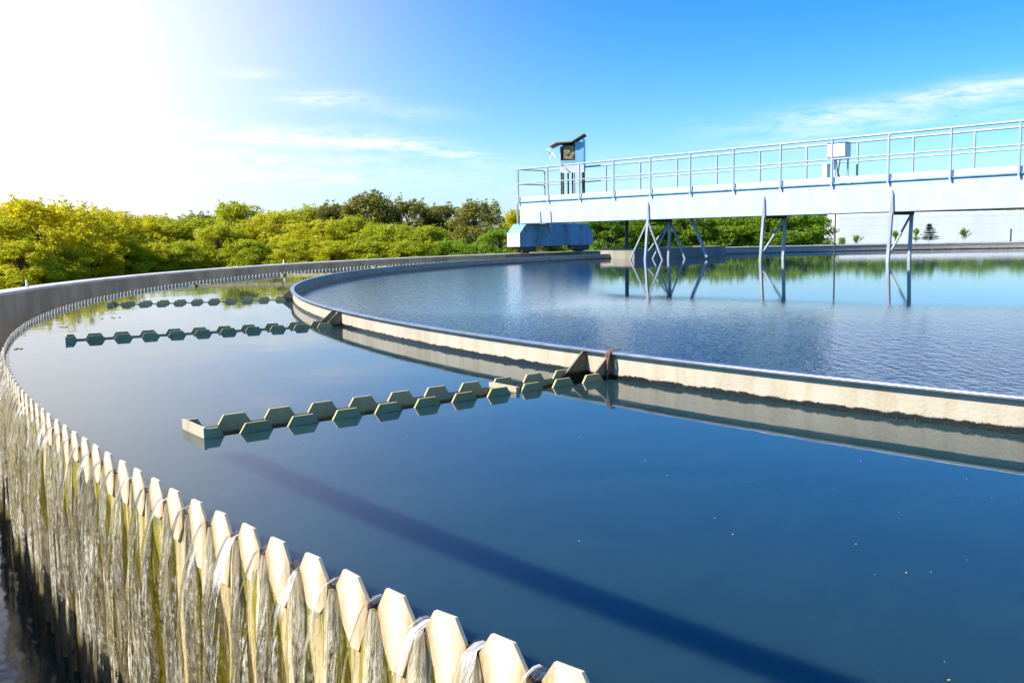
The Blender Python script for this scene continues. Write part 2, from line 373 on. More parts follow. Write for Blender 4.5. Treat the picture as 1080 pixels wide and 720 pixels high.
for d in TR_DEG:
    a = R(d); tx = Vector((math.cos(a), math.sin(a), 0)); ty = Vector((-math.sin(a), math.cos(a), 0)); o = Vector((CX, CY, -0.045))
    mb.face([o+tx*R0T-ty*(WT/2-.006), o+tx*(R1T-.001)-ty*(WT/2-.006), o+tx*(R1T-.001)+ty*(WT/2-.006), o+tx*R0T+ty*(WT/2-.006)])
tag(mb.build('water', 'tank_water'), kind='structure')
disc('water', 0.0, R_RING-0.0061, 0.0, 'pool_water', 6, 256)
disc('water', R_WEIR-0.01, R_WALL+0.02, -0.93, 'channel_water', 8, 512)

# ------------------------------------------------------------------ outer wall
mb = MB(); n = 360
revolve(mb, [(R_WALL+T_WALL, GROUND-0.3), (R_WALL+T_WALL, H_WALL-0.035)], 0, 2*PI, n)
revolve(mb, [(R_WALL, H_WALL-0.035), (R_WALL, -1.2)], 0, 2*PI, n)
wall = mb.build('tank_wall', 'concrete')
tag(wall, 'round grey concrete outer wall of the clarifier tank with a pale worn rim', 'tank wall')
mb = MB()
o_ = 0.012
revolve(mb, [(R_WALL+T_WALL+o_, H_WALL-0.035), (R_WALL+T_WALL+o_, H_WALL-0.008), (R_WALL+T_WALL, H_WALL), (R_WALL, H_WALL), (R_WALL-o_, H_WALL-0.008), (R_WALL-o_, H_WALL-0.035), (R_WALL+T_WALL+o_, H_WALL-0.035)], 0, 2*PI, n)
mb.build('coping', 'concrete_cap', wall)
def wall_dir(px, py):   # point of the far wall seen at that pixel
    d = ray(px, py); ox, oy = -CX, -CY
    a = d.x**2+d.y**2; bq = 2*(d.x*ox+d.y*oy); cq = ox*ox+oy*oy-(R_WALL+0.1)**2
    t = (-bq+math.sqrt(bq*bq-4*a*cq))/2/a
    return math.atan2(d.y*t-CY, d.x*t-CX)
for px, py in ((30, 302), (300, 276)):
    a = wall_dir(px, py); mb = MB(); p = pol(R_WALL+0.12, a, H_WALL)
    mb.tube(p, p+Vector((0, 0, 0.10)), 0.014, n=8); mb.tube(p, p+Vector((0, 0, 0.012)), 0.03, n=10)
    mb.build('bolt_stub', 'white_paint', wall)

# ------------------------------------------------------------------ v-notch weir
DA = P_TOOTH/R_WEIR
NT = int(round(2*PI/DA)); DA = 2*PI/NT
TK = 0.007
ZN, ZT = -0.020, 0.038
def tooth(mb, i):
    a = PHI0 - i*DA; rnd = random.Random(i)
    j = lambda s: rnd.uniform(-s, s)
    wb, wt = 0.385*P_TOOTH, (0.185+j(0.012))*P_TOOTH
    e = j(0.002)
    zl = -0.115+rnd.uniform(-.04, .05); wl = rnd.uniform(0.08, 0.16)*P_TOOTH; lean = rnd.uniform(-.006, .006)
    P = [(lean-wl, zl), (lean+wl, zl), (wb*0.86, -0.06), (wb*0.97, -0.022), (wb+j(0.002), -0.004+j(0.002)), (wt, ZT+j(0.002)), (-wt+j(.003), ZT+e), (-wb+j(0.002), -0.004+j(0.002)), (-wb*0.97, -0.022), (-wb*0.87, -0.055)]
    ra = 0.004+j(0.002)
    outer = [pol(R_WEIR+0.001+ra, a-s/R_WEIR, zz) for s, zz in P]
    inner = [pol(R_WEIR-TK+0.001+ra, a-s/R_WEIR, zz) for s, zz in P]
    n = len(P); k = len(mb.v); mb.v += [tuple(p) for p in outer+inner]
    mb.f.append(tuple(k+q for q in range(n))); mb.f.append(tuple(k+n+q for q in range(n))[::-1])
    mb.uv += [[(-a*R_WEIR+s, zz) for s, zz in P], [(0, 0)]*n]; mb.sm += [False]*2; mb.mi += [0]*2
    for q in range(n):
        mb.f.append((k+q, k+n+q, k+n+(q+1) % n, k+(q+1) % n)); mb.uv.append([(0, 0)]*4); mb.sm.append(False); mb.mi.append(0)
# plate
mb = MB()
nf = 900
amid = PHI0 - 40*DA
def plate_rows(a0, a1, n, zs, rough):
    rows, uvr = [], []
    for zz in zs:
        row, ur = [], []
        for k in range(n+1):
            a = a0+(a1-a0)*k/n; s = a*R_WEIR
            d = 0
            if rough and zz < -0.02:
                g = min(1, (-0.02-zz)/0.2)
                ph = ((PHI0-a)/DA) % 1.0; col_ = max(0.0, 1-abs(ph-0.5+0.12*mnoise.noise(Vector((s*3, zz*2, 1))))/0.30)
                d = g*(0.030*col_**0.7 + 0.016*mnoise.noise(Vector((s*16, zz*1.3, 3.3))) + 0.010*mnoise.noise(Vector((s*60, zz*5.0, 8.1))))
            row.append(pol(R_WEIR+d, a, zz)); ur.append((-s, zz))
        rows.append(row); uvr.append(ur)
    return rows, uvr
NEAR0, NEAR1 = PHI0+4*DA, PHI0-110*DA
zs = [ZN-0.0, -0.03, -0.05, -0.08, -0.12, -0.16, -0.21, -0.27, -0.33, -0.4, -0.47, -0.55, -0.63, -0.72, -0.82, -0.95, -1.05]
mb.grid(*plate_rows(NEAR1, NEAR0, 1500, zs, True), True)
mb.grid(*plate_rows(NEAR0, NEAR1+2*PI, 700, [ZN, -1.05], False), True)
revolve(mb, [(R_WEIR, ZN), (R_WEIR-TK, ZN), (R_WEIR-TK, -1.05)], 0, 2*PI, 900)
weir = mb.build('weir', 'weir_board', recalc=False)
tag(weir, 'curved overflow weir with a row of cream saw teeth, water spilling over it', 'weir')
for i in range(-2, 98):
    mb = MB(); tooth(mb, i); o = mb.build('tooth', 'tooth_board', weir, recalc=False)
mb = MB()
for i in range(98, NT-2): tooth(mb, i)
o = mb.build('tooth', 'tooth_board', weir, recalc=False); o['kind'] = 'stuff'

# falling water
mb = MB()
def stream(i, nz, nx, rnd):
    a = PHI0 - (i+0.5)*DA
    jet = rnd.uniform(0.05, 0.085); w0 = 0.034+rnd.uniform(-.006, .006); w1 = rnd.uniform(0.050, 0.085); shift = rnd.uniform(-.012, .012)
    seed = rnd.uniform(0, 99); stop = rnd.uniform(0.86, 0.925)
    rows, uvr = [], []
    for q in range(nz+3):
        if q < 3: off = (-0.03, -0.012, 0.006)[q]; zz = (0.001, 0.003, -0.002)[q]; w = w0*(1.15, 1.0, 0.95)[q]
        else:
            t = (q-2)/nz; zz = -stop*t**1.6
            off = 0.006 + jet*(1-math.exp(zz*-1*-9.0)); w = w0 + (w1-w0)*min(1, t*1.6)
            w *= 1 + 0.35*mnoise.noise(Vector((seed, zz*6, 0)))
        row, ur = [], []
        for k in range(nx+1):
            x = k/nx*2-1
            bul = 0.016*(1-x*x) if q > 2 else 0.003*(1-x*x)
            wob = 0.010*min(1, -zz*4)*mnoise.noise(Vector((seed+x*1.4, zz*7, 5))) if zz < 0 else 0
            s = x*w/2 + shift*min(1, max(0, -zz)*2) + wob*0.6
            row.append(pol(R_WEIR+off+bul+wob, a-s/R_WEIR, zz)); ur.append((-a*R_WEIR+s+seed, zz))
        rows.append(row); uvr.append(ur)
    mb.grid(rows, uvr, True)
rnd = random.Random(3)
for i in range(-3, 110): stream(i, 22, 6, rnd)
for i in range(110, NT-3, 1):
    stream(i, 6, 2, rnd)
tag(mb.build('falling_water', 'falling_water', recalc=False), 'glassy water falling over the saw-toothed weir', 'water', kind='stuff')

# ------------------------------------------------------------------ scum ring
mb = MB(); n = 512; T = 0.012
revolve(mb, [(R_RING, -0.4), (R_RING, H_RING-0.010)], 0, 2*PI, n)
revolve(mb, [(R_RING-T, H_RING-0.010), (R_RING-T, -0.4)], 0, 2*PI, n)
ring = mb.build('scum_ring', 'ring_board', recalc=False)
tag(ring, 'round cream baffle ring standing in the tank water, black algae along its foot', 'baffle ring')
mb = MB()
LIP = 0.024
revolve(mb, [(R_RING-T-0.004, H_RING-0.010), (R_RING+LIP, H_RING-0.010), (R_RING+LIP+.001, H_RING-0.002), (R_RING+LIP, H_RING), (R_RING-T-0.004, H_RING), (R_RING-T-0.004, H_RING-0.010)], 0, 2*PI, n)
mb.build('rim', 'zinc', ring, recalc=False)

# ------------------------------------------------------------------ radial saw-edged troughs and their brackets
TR = [(-142.45, 'longest-looking saw-edged trough in front, nearest the weir teeth, one white cross plate inside'),
      (-154.9, 'second saw-edged trough from the front, its end near the left bend of the weir'),
      (-167.5, 'third saw-edged trough from the front, over the bright sky reflection'),
      (-180.4, 'fourth saw-edged trough from the front, over the green tree reflection'),
      (167.2, 'fifth trough, short and pale, running behind the left end of the baffle ring'),
      (154.8, 'far pale trough seen just above the back edge of the baffle ring'),
      (142.4, 'farthest thin trough under the tree line, right of the other far troughs')]
R0T, R1T, WT, PT = 16.475, 18.46, 0.22, 0.188
HT = 0.036
for q, (deg, lab) in enumerate(TR):
    a = R(deg); e = empty('saw_trough', (CX, CY, 0), a)
    tag(e, lab, 'trough', 'saw-edged troughs round the baffle ring')
    for sgn in (1, -1):
        y = sgn*WT/2
        r_ = R1T
        P = [(R0T, -0.16), (R1T, -0.16), (R1T, HT), (R1T-0.045, HT), (R1T-0.068, -0.004)]
        x = R1T-0.068-0.054
        if sgn > 0: pass
        while x-0.135 > R0T+0.02:
            P += [(x, -0.004), (x-0.026, HT), (x-0.109, HT), (x-0.135, -0.004)]; x -= PT
        P += [(R0T, -0.004)]
        mb = MB(); mb.prism([(px, y-0.005, pz) for px, pz in P], (0, 0.010, 0))
        mb.build('side_plate', 'trough_board', e)
    mb = MB(); mb.box((R1T, -WT/2-0.006, -0.16), (R1T+0.010, WT/2+0.006, HT+0.004)); mb.build('end_plate', 'end_board', e)
    if q == 0:
        mb = MB(); mb.prism([(17.02, -0.104, -0.02), (17.02, 0.104, -0.02), (17.02, 0.104, 0.024), (17.02, -0.104, 0.024)], (0.02, 0, 0)); mb.build('cross_plate', 'end_board', e)
    # floor of the trough, below water
    mb = MB(); mb.box((R0T, -WT/2+0.006, -0.17), (R1T-0.002, WT/2-0.006, -0.16)); mb.build('floor_plate', 'trough_board', e)
    for sgn in (1, -1):
        y = sgn*0.095
        aa = a; tx = Vector((math.cos(aa), math.sin(aa), 0)); ty = Vector((-math.sin(aa), math.cos(aa), 0)); o = Vector((CX, CY, 0))
        x0 = R_RING+0.001
        mb = MB(); mb.prism([o+tx*(x0+dx)+ty*(y-0.005)+Vector((0, 0, zz)) for dx, zz in ((0, -0.12), (0.17, -0.12), (0.17, -0.01), (0.022, H_RING-0.012), (0, H_RING-0.012))], ty*0.010)
        mb.build('gusset', 'gusset_shade', ring)

# brown rag of weed hanging over the ring
a = R(-142.1); mb = MB(); rnd = random.Random(5)
for k in range(5):
    rows = []
    for q, (dr, zz) in enumerate(((-0.05, H_RING+.008), (-0.02, H_RING+.012), (0.015, H_RING+.010), (0.032, H_RING-0.012), (0.034, H_RING-0.05), (0.032, H_RING-0.09), (0.036, -0.01))):
        off = (k-2)*0.006 + 0.006*math.sin(q*1.3+k); w = 0.006*(1-0.09*q)
        c = pol(R_RING+dr+0.003*k, a+off/R_RING, zz*(1 if q < 3 else 1-0.05*k) if zz > 0 else zz)
        t = Vector((-math.sin(a), math.cos(a), 0)); nn = Vector((math.cos(a), math.sin(a), 0.6)).normalized()
        rows.append([c-t*w, c+nn*0.006, c+t*w, c-nn*0.002])
    mb.grid(rows, None, True, 0, True)
tag(mb.build('weed_rag', 'debris_brown'), 'brown strand of weed hanging over the rim of the baffle ring at the front trough', 'debris')

# floating specks
mb = MB(); rnd = random.Random(12)
for k in range(150):
    a = rnd.uniform(R(-165), R(-120)); r = rnd.uniform(R_RING+0.1, R_WEIR-0.1); s = rnd.uniform(0.0008, 0.0026)
    c = pol(r, a, 0.002); ph = rnd.uniform(0, 6)
    ptsx = [c+Vector((math.cos(ph+t*PI/3)*s*rnd.uniform(.5, 1.3), math.sin(ph+t*PI/3)*s*rnd.uniform(.5, 1.2), 0)) for t in range(6)]
    mb.prism(ptsx, (0, 0, s*0.4))
for px, py in ((120, 335), (73, 344), (15, 367)):
    d = ray(px, py); c = Vector((0, 0, EYE)) + d*(-EYE/d.z)
    for k in range(4):
        o = c+Vector((rnd.uniform(-.08, .08), rnd.uniform(-.1, .1), 0)); mb.prism([o+Vector((math.cos(t)*0.012, math.sin(t)*0.02, 0.001)) for t in (0, 1, 2.2, 3.3, 4.1, 5.2)], (0, 0, 0.004))
tag(mb.build('floating_debris', 'trough_board'), 'scattered specks and bits of scum floating on the tank water', 'debris', kind='stuff')

# ------------------------------------------------------------------ bridge (local x along, y across to the far side)
br = empty('walkway_bridge', (BX, BY, 0), BANG)
tag(br, 'long pale blue walkway bridge with railings reaching over the tank from its far rim', 'bridge')
ub = Vector((math.cos(BANG), math.sin(BANG), 0)); nb_ = Vector((-math.sin(BANG), math.cos(BANG), 0))
def lx(px, lat):            # local x whose point at that lateral appears at pixel column px (z about deck height)
    lo, hi = -2.0, 22.0
    for _ in range(60):
        mid = (lo+hi)/2; p = Vector((BX, BY, 1.2)) + ub*mid + nb_*lat - Vector((0, 0, EYE))
        col = 540 + F*p.dot(RV)/p.dot(f0)
        if col < px: lo = mid
        else: hi = mid
    return lo
L = 19.6; W = 1.0; ZBOT = ZB-BD
for y0, y1 in ((0, 0.16), (W-0.16, W)):
    mb = MB(); mb.box((0, y0, ZBOT), (L, y1, ZB-0.03)); bevel(mb.build('girder', 'pale_paint', br), 0.012)
mb = MB(); mb.box((0.0, 0.17, ZB-0.10), (L, W-0.17, ZB-0.02)); mb.build('deck', 'zinc', br)
for y0, y1 in ((-0.035, 0.05), (W-0.05, W+0.035)):
    mb = MB(); mb.box((-0.02, y0, ZB-0.028), (L, y1, ZB)); mb.build('edge_rail', 'blue_paint', br)
for y0, y1 in ((0.0, 0.025), (W-0.025, W)):
    mb = MB(); mb.box((0, y0, ZB+0.001), (L, y1, ZB+0.125)); mb.build('toe_board', 'white_paint', br)
NPST = 15
for lat in (-0.055, W+0.055):
    for k in range(NPST+1):
        mb = MB(); x = k*PS+0.003; t = 0.019
        mb.box((x-t, lat-t, ZB-0.07), (x+t, lat+t, ZB+PH)); mb.build('post', 'rail_paint', br)
    mb = MB(); mb.tube((-0.02, lat, ZB+PH), (L, lat, ZB+PH), 0.025, n=10); mb.build('handrail', 'rail_paint', br)
    mb = MB(); mb.tube((-0.02, lat, ZB+0.52), (L, lat, ZB+0.52), 0.017, n=8); mb.build('midrail', 'rail_paint', br)
mb = MB()
for zz in (ZB+PH, ZB+0.52): mb.tube((-0.02, -0.055, zz), (-0.02, W+0.055, zz), 0.018, n=8)
mb.build('end_rail', 'rail_paint', br)
mb = MB(); mb.bar((-0.07, -0.03, ZBOT-0.0), (-0.07, -0.03, ZB+PH), 0.035); mb.build('ladder_stile', 'steel_leg', br)
# support frames
def frame(x, splay, brace):
    tp = ZBOT+0.02
    for lat in (-0.02, W-0.1):
        yl = lat
        mb = MB(); mb.bar((x, yl, tp-0.02), (x, yl-0.16*(1 if lat < .5 else 0.6), -0.45), 0.062, 0.062); mb.build('leg', 'steel_leg', br)
    mb = MB(); mb.prism([(x-0.04, -0.004, ZBOT-0.05), (x+0.05, -0.004, ZBOT-0.05), (x+0.03, -0.004, ZBOT+0.40), (x+0.008, -0.004, ZBOT+0.46)], (0, -0.04, 0)); mb.build('leg_bracket', 'steel_leg', br)
    mb = MB(); mb.bar((x, W-0.12, tp-0.06), (x, -0.12, 0.12), 0.035); mb.build('strut', 'steel_leg', br)
    mb = MB(); mb.box((x-0.06, 0.02, ZBOT-0.06), (x+0.06, W-0.1, ZBOT-0.001)); mb.build('cross_beam', 'dark_steel', br)
    if splay:
        for lat in (-0.03, W-0.09):
            for sg in (-1, 1):
                mb = MB(); mb.bar((x, lat, ZBOT-0.03), (x+sg*0.72, lat-0.1, -0.3), 0.038); mb.build('strut', 'steel_leg', br)
frame(lx(684, 0), True, True); frame(lx(806, 0), False, True); frame(lx(941, 0), False, True); frame(lx(1120, 0)+0.2, False, True)
x = lx(881, 0.02); mb = MB(); mb.tube((x, 0.03, ZBOT+0.01), (x, 0.03, -0.5), 0.018); mb.build('drop_pipe', 'dark_steel', br)
x = lx(661, 0.85); mb = MB(); mb.tube((x, 0.85, ZBOT+0.01), (x, 0.85, 0.2), 0.055); mb.build('skimmer_post', 'dark_steel', br)
x0, x1 = lx(729, 0.9), lx(745, 0.9); mb = MB(); mb.bar((x0, 0.9, ZBOT+0.01), (x1, 0.95, 0.05), 0.065); mb.build('skimmer_arm', 'steel_leg', br)
# end carriage
yc, lc, xa, xb = -0.23, 3.2, -0.35, 0.25
z0c, z1c, ch = 0.36, ZBOT-0.004, 0.27
prof = [(yc, z0c), (yc+lc, z0c), (yc+lc, z1c-ch), (yc+lc-ch, z1c), (yc+ch, z1c), (yc, z1c-ch)]
mb = MB(); mb.prism([(xa, y, zz) for y, zz in prof], (xb-xa, 0, 0)); car = bevel(mb.build('end_carriage', 'blue_paint', br), 0.015)
mb = MB(); mb.box((xa+.01, yc-0.006, z0c+.01), (xb-.01, yc-0.001, z1c-ch-.01)); mb.build('sunlit_end', 'white_paint', car)  # white plate paints the sunlit look of the carriage's near end
for y in (yc+0.42, yc+lc-0.42):
    mb = MB(); mb.tube((xa+0.16, y, 0.335), (xb-0.12, y, 0.335), 0.172, n=28); mb.build('wheel', 'dark_steel', car)
    mb = MB(); mb.box((xa+0.10, y-0.28, 0.30), (xa+0.145, y+0.28, z0c-.001)); mb.box((xb-0.105, y-0.30, 0.21), (xb-0.03, y+0.26, z0c-.001)); mb.build('wheel_guard', 'dark_steel', car)
mb = MB(); mb.prism([(xb+0.001, 0.95, z1c), (xb+0.001, 1.12, z1c), (xb+0.001, 1.03, z1c-0.30)], (0.03, 0, 0)); mb.build('web_plate', 'pale_paint', car)
for px in (570, 581):
    xg = lx(px, -0.01); mb = MB(); mb.prism([(xg-0.04, -0.002, ZBOT+.005), (xg+0.04, -0.002, ZBOT+.005), (xg, -0.002, ZBOT+0.34)], (0, -0.03, 0)); mb.build('web_plate', 'steel_leg', br)

# control cabinet on the bridge
def P3(x, y, zz): return Vector((BX, BY, 0)) + ub*x + nb_*y + Vector((0, 0, zz))
xk = lx(606, 0.6)
cab = empty('control_cabinet', P3(xk, 0.55, ZB), BANG+R(38))
tag(cab, 'open fronted blue cabinet with rusty sloping roof standing on legs on the bridge', 'cabinet')
w, d = 0.33, 0.25; zb, zt = 0.82, 1.62
mb = MB(); mb.box((-w, d-0.02, zb), (w, d, zt)); mb.build('back_panel', 'cabinet_blue', cab)
mb = MB(); mb.prism([(-w-.02, -d, zb), (-w-.02, d-.021, zb), (-w-.02, d-.021, zt-.05), (-w-.02, -d, zt-.1)], (0.02, 0, 0)); mb.build('side_panel', 'white_paint', cab)
mb = MB(); mb.prism([(w, -d, zb), (w, d-.021, zb), (w, d-.021, zt+.1), (w, -d, zt+.12)], (0.02, 0, 0)); mb.build('side_panel', 'cabinet_blue', cab)
mb = MB(); mb.box((0.10, -d, zb), (w-.001, -d+.02, zt+.02)); mb.build('front_panel', 'cabinet_blue', cab)
mb = MB(); mb.box((-w+.001, -d, zb+.161), (0.099, -d+.02, zb+.30)); mb.build('front_panel', 'cabinet_blue', cab)
mb = MB(); mb.box((-w, -d+.02, zb-.02), (w, d-.022, zb-.001)); mb.build('floor_panel', 'white_paint', cab)
mb = MB(); mb.prism([(-w-0.30, -d-.1, zt-.10), (-w-0.1, -d-.1, zt-.01), (0.0, -d-.1, zt+.0), (w+.05, -d-.1, zt+.22), (w+.05, -d-.1, zt+.245), (0.0, -d-.1, zt+.03), (-w-0.1, -d-.1, zt+.02), (-w-0.30, -d-.1, zt-.085)], (0, 2*d+.2, 0)); mb.build('roof', 'rust', cab)
mb = MB(); rnd = random.Random(2)
mb.box((-0.24, -0.235, 1.16), (0.085, 0.1, 1.52)); mb.tube((-0.14, -0.262, 1.38), (-0.14, -0.2, 1.38), 0.09, n=16); mb.tube((0.0, -0.258, 1.28), (0.0, -0.2, 1.28), 0.06, n=12)
for k in range(5): mb.tube((-0.18+k*.06, -0.15, 1.2), (-0.16+k*.05, -0.12, zb), 0.014)
mb.build('switchgear', 'brass_gear', cab)
mb = MB(); mb.box((-w+.0, -d-.012, zb-.06), (w+.02, -d-.001, zb+.16)); mb.build('apron_panel', 'white_paint', cab)
for lx_, ly_ in ((-w+.02, -d+.03), (w-.02, -d+.03), (-w+.02, d-.05), (w-.02, d-.05)):
    mb = MB(); mb.box((lx_-.022, ly_-.022, 0.002), (lx_+.022, ly_+.022, zb-.021)); mb.build('leg', 'dark_steel', cab)
mb = MB()
for k in (-0.13, 0.0): mb.tube((k, -.1, 0.002), (k, -.1, zb-.021), 0.025)
mb.build('cable_conduit', 'dark_steel', cab)

# white box on the bridge
xk = lx(884, 0.45)
jb = empty('switch_box', P3(xk, 0.45, ZB), BANG)
tag(jb, 'plain white metal switch box on thin legs on the bridge deck behind the railing', 'switch box')
mb = MB(); mb.box((-0.23, -0.13, 0.54), (0.21, 0.13, 0.90)); bevel(mb.build('case', 'white_paint', jb), 0.012)
mb = MB(); mb.box((-0.245, -0.145, 0.901), (0.225, 0.145, 0.913)); mb.build('lid', 'zinc', jb)
mb = MB(); mb.box((-0.20, -0.134, 0.57), (0.18, -0.1305, 0.87)); mb.build('door', 'white_paint', jb)
for xx, yy in ((-0.15, 0.08), (0.17, 0.08)):
    mb = MB(); mb.bar((xx, yy, -0.019), (xx, yy, 0.539), 0.03); mb.build('leg', 'pale_paint', jb)
mb = MB(); mb.box((-0.36, -0.1, 0.02), (-0.24, 0.05, 0.46)); bevel(mb.build('meter_case', 'white_paint', jb), 0.01)
mb = MB(); mb.tube((-0.02, -0.1, 0.535), (0.06, -0.1, 0.03), 0.014); mb.tube((0.08, -0.1, 0.535), (0.05, -0.12, 0.25), 0.014); mb.tube((0.05, -0.12, 0.25), (0.12, -0.1, -0.019), 0.014); mb.build('cable', 'dark_steel', jb)

# central column under the inner bridge end
mb = MB(); mb.tube((CX, CY, -3), (CX, CY, ZBOT-0.01), 0.7, n=40)
tag(mb.build('center_column', 'concrete'), 'round concrete column carrying the inner end of the bridge', 'column')

# scum box at the ring under the bridge
sb = empty('scum_box', P3(2.6, 0.8, 0), BANG)
tag(sb, 'low concrete scum box in the water under the far end of the bridge', 'scum box')
mb = MB(); mb.box((0, 0, -0.4), (1.3, 0.10, 0.27)); mb.box((0, 4.2, -0.4), (1.3, 4.3, 0.27)); mb.box((0, 0.101, -0.4), (0.1, 4.199, 0.27)); mb.box((1.2, 0.101, -0.4), (1.3, 4.199, 0.27)); mb.box((0.101, 0.101, -0.3), (1.199, 4.199, 0.0))
mb.build('box_wall', 'concrete', sb)

# gull
e = at(583, 163, 27.5)
mb = MB()
prof = [(-0.17, 0.004, 0.0), (-0.13, 0.022, 0.0), (-0.05, 0.042, 0.005), (0.03, 0.045, 0.01), (0.09, 0.032, 0.018), (0.125, 0.026, 0.024), (0.15, 0.018, 0.024), (0.175, 0.005, 0.02), (0.195, 0.002, 0.016)]
mb.grid([[Vector((x, r*math.cos(t*PI/4), zc+r*math.sin(t*PI/4))) for t in range(8)] for x, r, zc in prof], None, True, 0, True)
for sg in (1, -1):
    st_ = [(0.02, 0.0, 0.10, 0.012), (0.16, 0.10, 0.085, 0.010), (0.28, 0.14, 0.06, 0.007), (0.40, 0.12, 0.015, 0.003)]
    rows = []
    for y, zz, chd, th in st_:
        sw = 0.05 - abs(y-0.16)*0.25
        rows.append([Vector((sw+chd*0.5, sg*y, 0.02+zz)), Vector((sw, sg*y, 0.02+zz+th)), Vector((sw-chd*0.9, sg*y, 0.02+zz-0.004)), Vector((sw, sg*y, 0.02+zz-th*.3))])
    mb.grid(rows, None, True, 0, True)
mb.face([(-0.15, -0.012, 0), (-0.15, 0.012, 0), (-0.24, 0.05, -.004), (-0.25, 0, -.004), (-0.24, -0.05, -.004)])
g = mb.build('gull', 'gull_white'); g.location = e; 
gz = Vector((-0.62, -0.72, 0.25)).normalized(); gx = (Vector((0.55, -0.25, 0.75)) - gz*gz.dot(Vector((0.55, -0.25, 0.75)))).normalized(); gy = gz.cross(gx)
gm = Matrix((gx, gy, gz)).transposed(); g.rotation_euler = gm.to_euler(); g.scale = (0.62, 0.62, 0.62)
tag(g, 'white gull in flight left of the cabinet above the bridge', 'gull')

# rail added out of view; its board is shaped to shade a band of water
a0, a1 = R(-142.9), R(-127)
gr = empty('shade_rail', (CX, CY, 0))
tag(gr, 'timber rail added out of view on the outer tank wall to shade the water', 'shade rail')
def arcbox(mb, r0, r1, z0, z1, a0, a1, n):
    O = Vector((CX, CY, 0))
    rows = [[pol(r, a0+(a1-a0)*k/n, zz)-O for r, zz in ((r0, z0), (r1, z0), (r1, z1), (r0, z1))] for k in range(n+1)]
    mb.grid(rows, None, False, 0, True); mb.face(rows[0]); mb.face(rows[-1][::-1])
mb = MB(); arcbox(mb, 19.80, 19.83, H_WALL+1.16, H_WALL+1.235, a0, a1, 24); mb.build('board', 'timber', gr)
for aa in (R(-134), R(-128)):
    mb = MB(); p = pol(19.86, aa, H_WALL+.001)-Vector((CX, CY, 0)); mb.bar(p, p+Vector((0, 0, 1.25)), 0.05); mb.build('post', 'steel_leg', gr)

# ------------------------------------------------------------------ white building beyond the far wall
def ground_pt(px, Y): p = at(px, 250, Y); return Vector((p.x, p.y, GROUND))
Yb = 100.0
pl = ground_pt(883, Yb); top = at(884, 225.5, Yb).z; top2 = at(1080, 219.0, Yb).z
hb = max(top, 0.5)-GROUND
bd = empty('storage_building', pl, R(-9.0))
tag(bd, 'long low white rendered building behind the far tank wall on the right', 'building')
mb = MB(); mb.box((0, 0, 0), (70, 8, hb-0.12)); bevel(mb.build('wall', 'render_wall', bd), 0.10, 3)
mb = MB(); mb.box((0.25, 0.25, hb-0.119), (69.7, 7.7, hb)); mb.build('roof', 'white_paint', bd)
mb = MB()
for zz in (1.1, 1.95, 2.75):
    mb.box((0.3, -0.005, zz), (69.9, 0.001, zz+0.02))
for xx in (6, 12, 18, 24, 30): mb.box((xx, -0.006, 0.02), (xx+0.03, 0.001, hb-0.2))
mb.build('panel_joint', 'joint_grey', bd)

# ------------------------------------------------------------------ trees
def crown_mesh(name, seed, mat, h, rad, low, nclump, nleaf, lsz, clump_r):
    rnd = random.Random(seed); V = []; Fc = []
    cl = []
    while len(cl) < nclump:
        u = rnd.random(); zc = low + (h-low)*u
        prof = math.sin(PI*min(1, 0.16+0.80*u))**0.7
        rr = rad*prof*math.sqrt(rnd.uniform(0.25, 1.0)); a = rnd.uniform(0, 2*PI)
        wob = 1+0.38*mnoise.noise(Vector((math.cos(a)*1.6+seed, math.sin(a)*1.6, u*3)))
        cl.append((Vector((math.cos(a)*rr*wob, math.sin(a)*rr*wob, zc)), rnd.uniform(0.55, 1.25)*clump_r))
    # a few leader shoots give the outline its points
    for k in range(15):
        a = rnd.uniform(0, 2*PI); r_ = rad*rnd.uniform(0, 0.8)
        base = Vector((math.cos(a)*r_, math.sin(a)*r_, h*rnd.uniform(0.80, 0.95)))
        for q in range(4): cl.append((base+Vector((rnd.uniform(-.1, .1), rnd.uniform(-.1, .1), q*0.22)), clump_r*(0.55-0.11*q)))
    for cpos, cr_ in cl:
        nl = max(6, int(nleaf*(cr_/clump_r)**2))
        for _ in range(nl):
            d = Vector((rnd.gauss(0, 1), rnd.gauss(0, 1), rnd.gauss(0, 1))).normalized()
            p = cpos + Vector((d.x, d.y, d.z*0.8))*cr_*rnd.uniform(0.45, 1.0)**0.6
            nrm = (d*1.0+Vector((rnd.gauss(0, .5), rnd.gauss(0, .5), rnd.gauss(0, .5)+0.35))).normalized()
            t = nrm.orthogonal().normalized(); t = Matrix.Rotation(rnd.uniform(0, 6.28), 3, nrm) @ t; b_ = nrm.cross(t)
            s = lsz*rnd.uniform(0.6, 1.3); i = len(V)
            V += [p-t*s, p-b_*s*0.42+nrm*s*.1, p+t*s, p+b_*s*0.42+nrm*s*.1]; Fc.append((i, i+1, i+2, i+3))
    me = bpy.data.meshes.new(name); me.from_pydata([tuple(v) for v in V], [], Fc); me.materials.append(MATS[mat]); me.update(); return me, cl
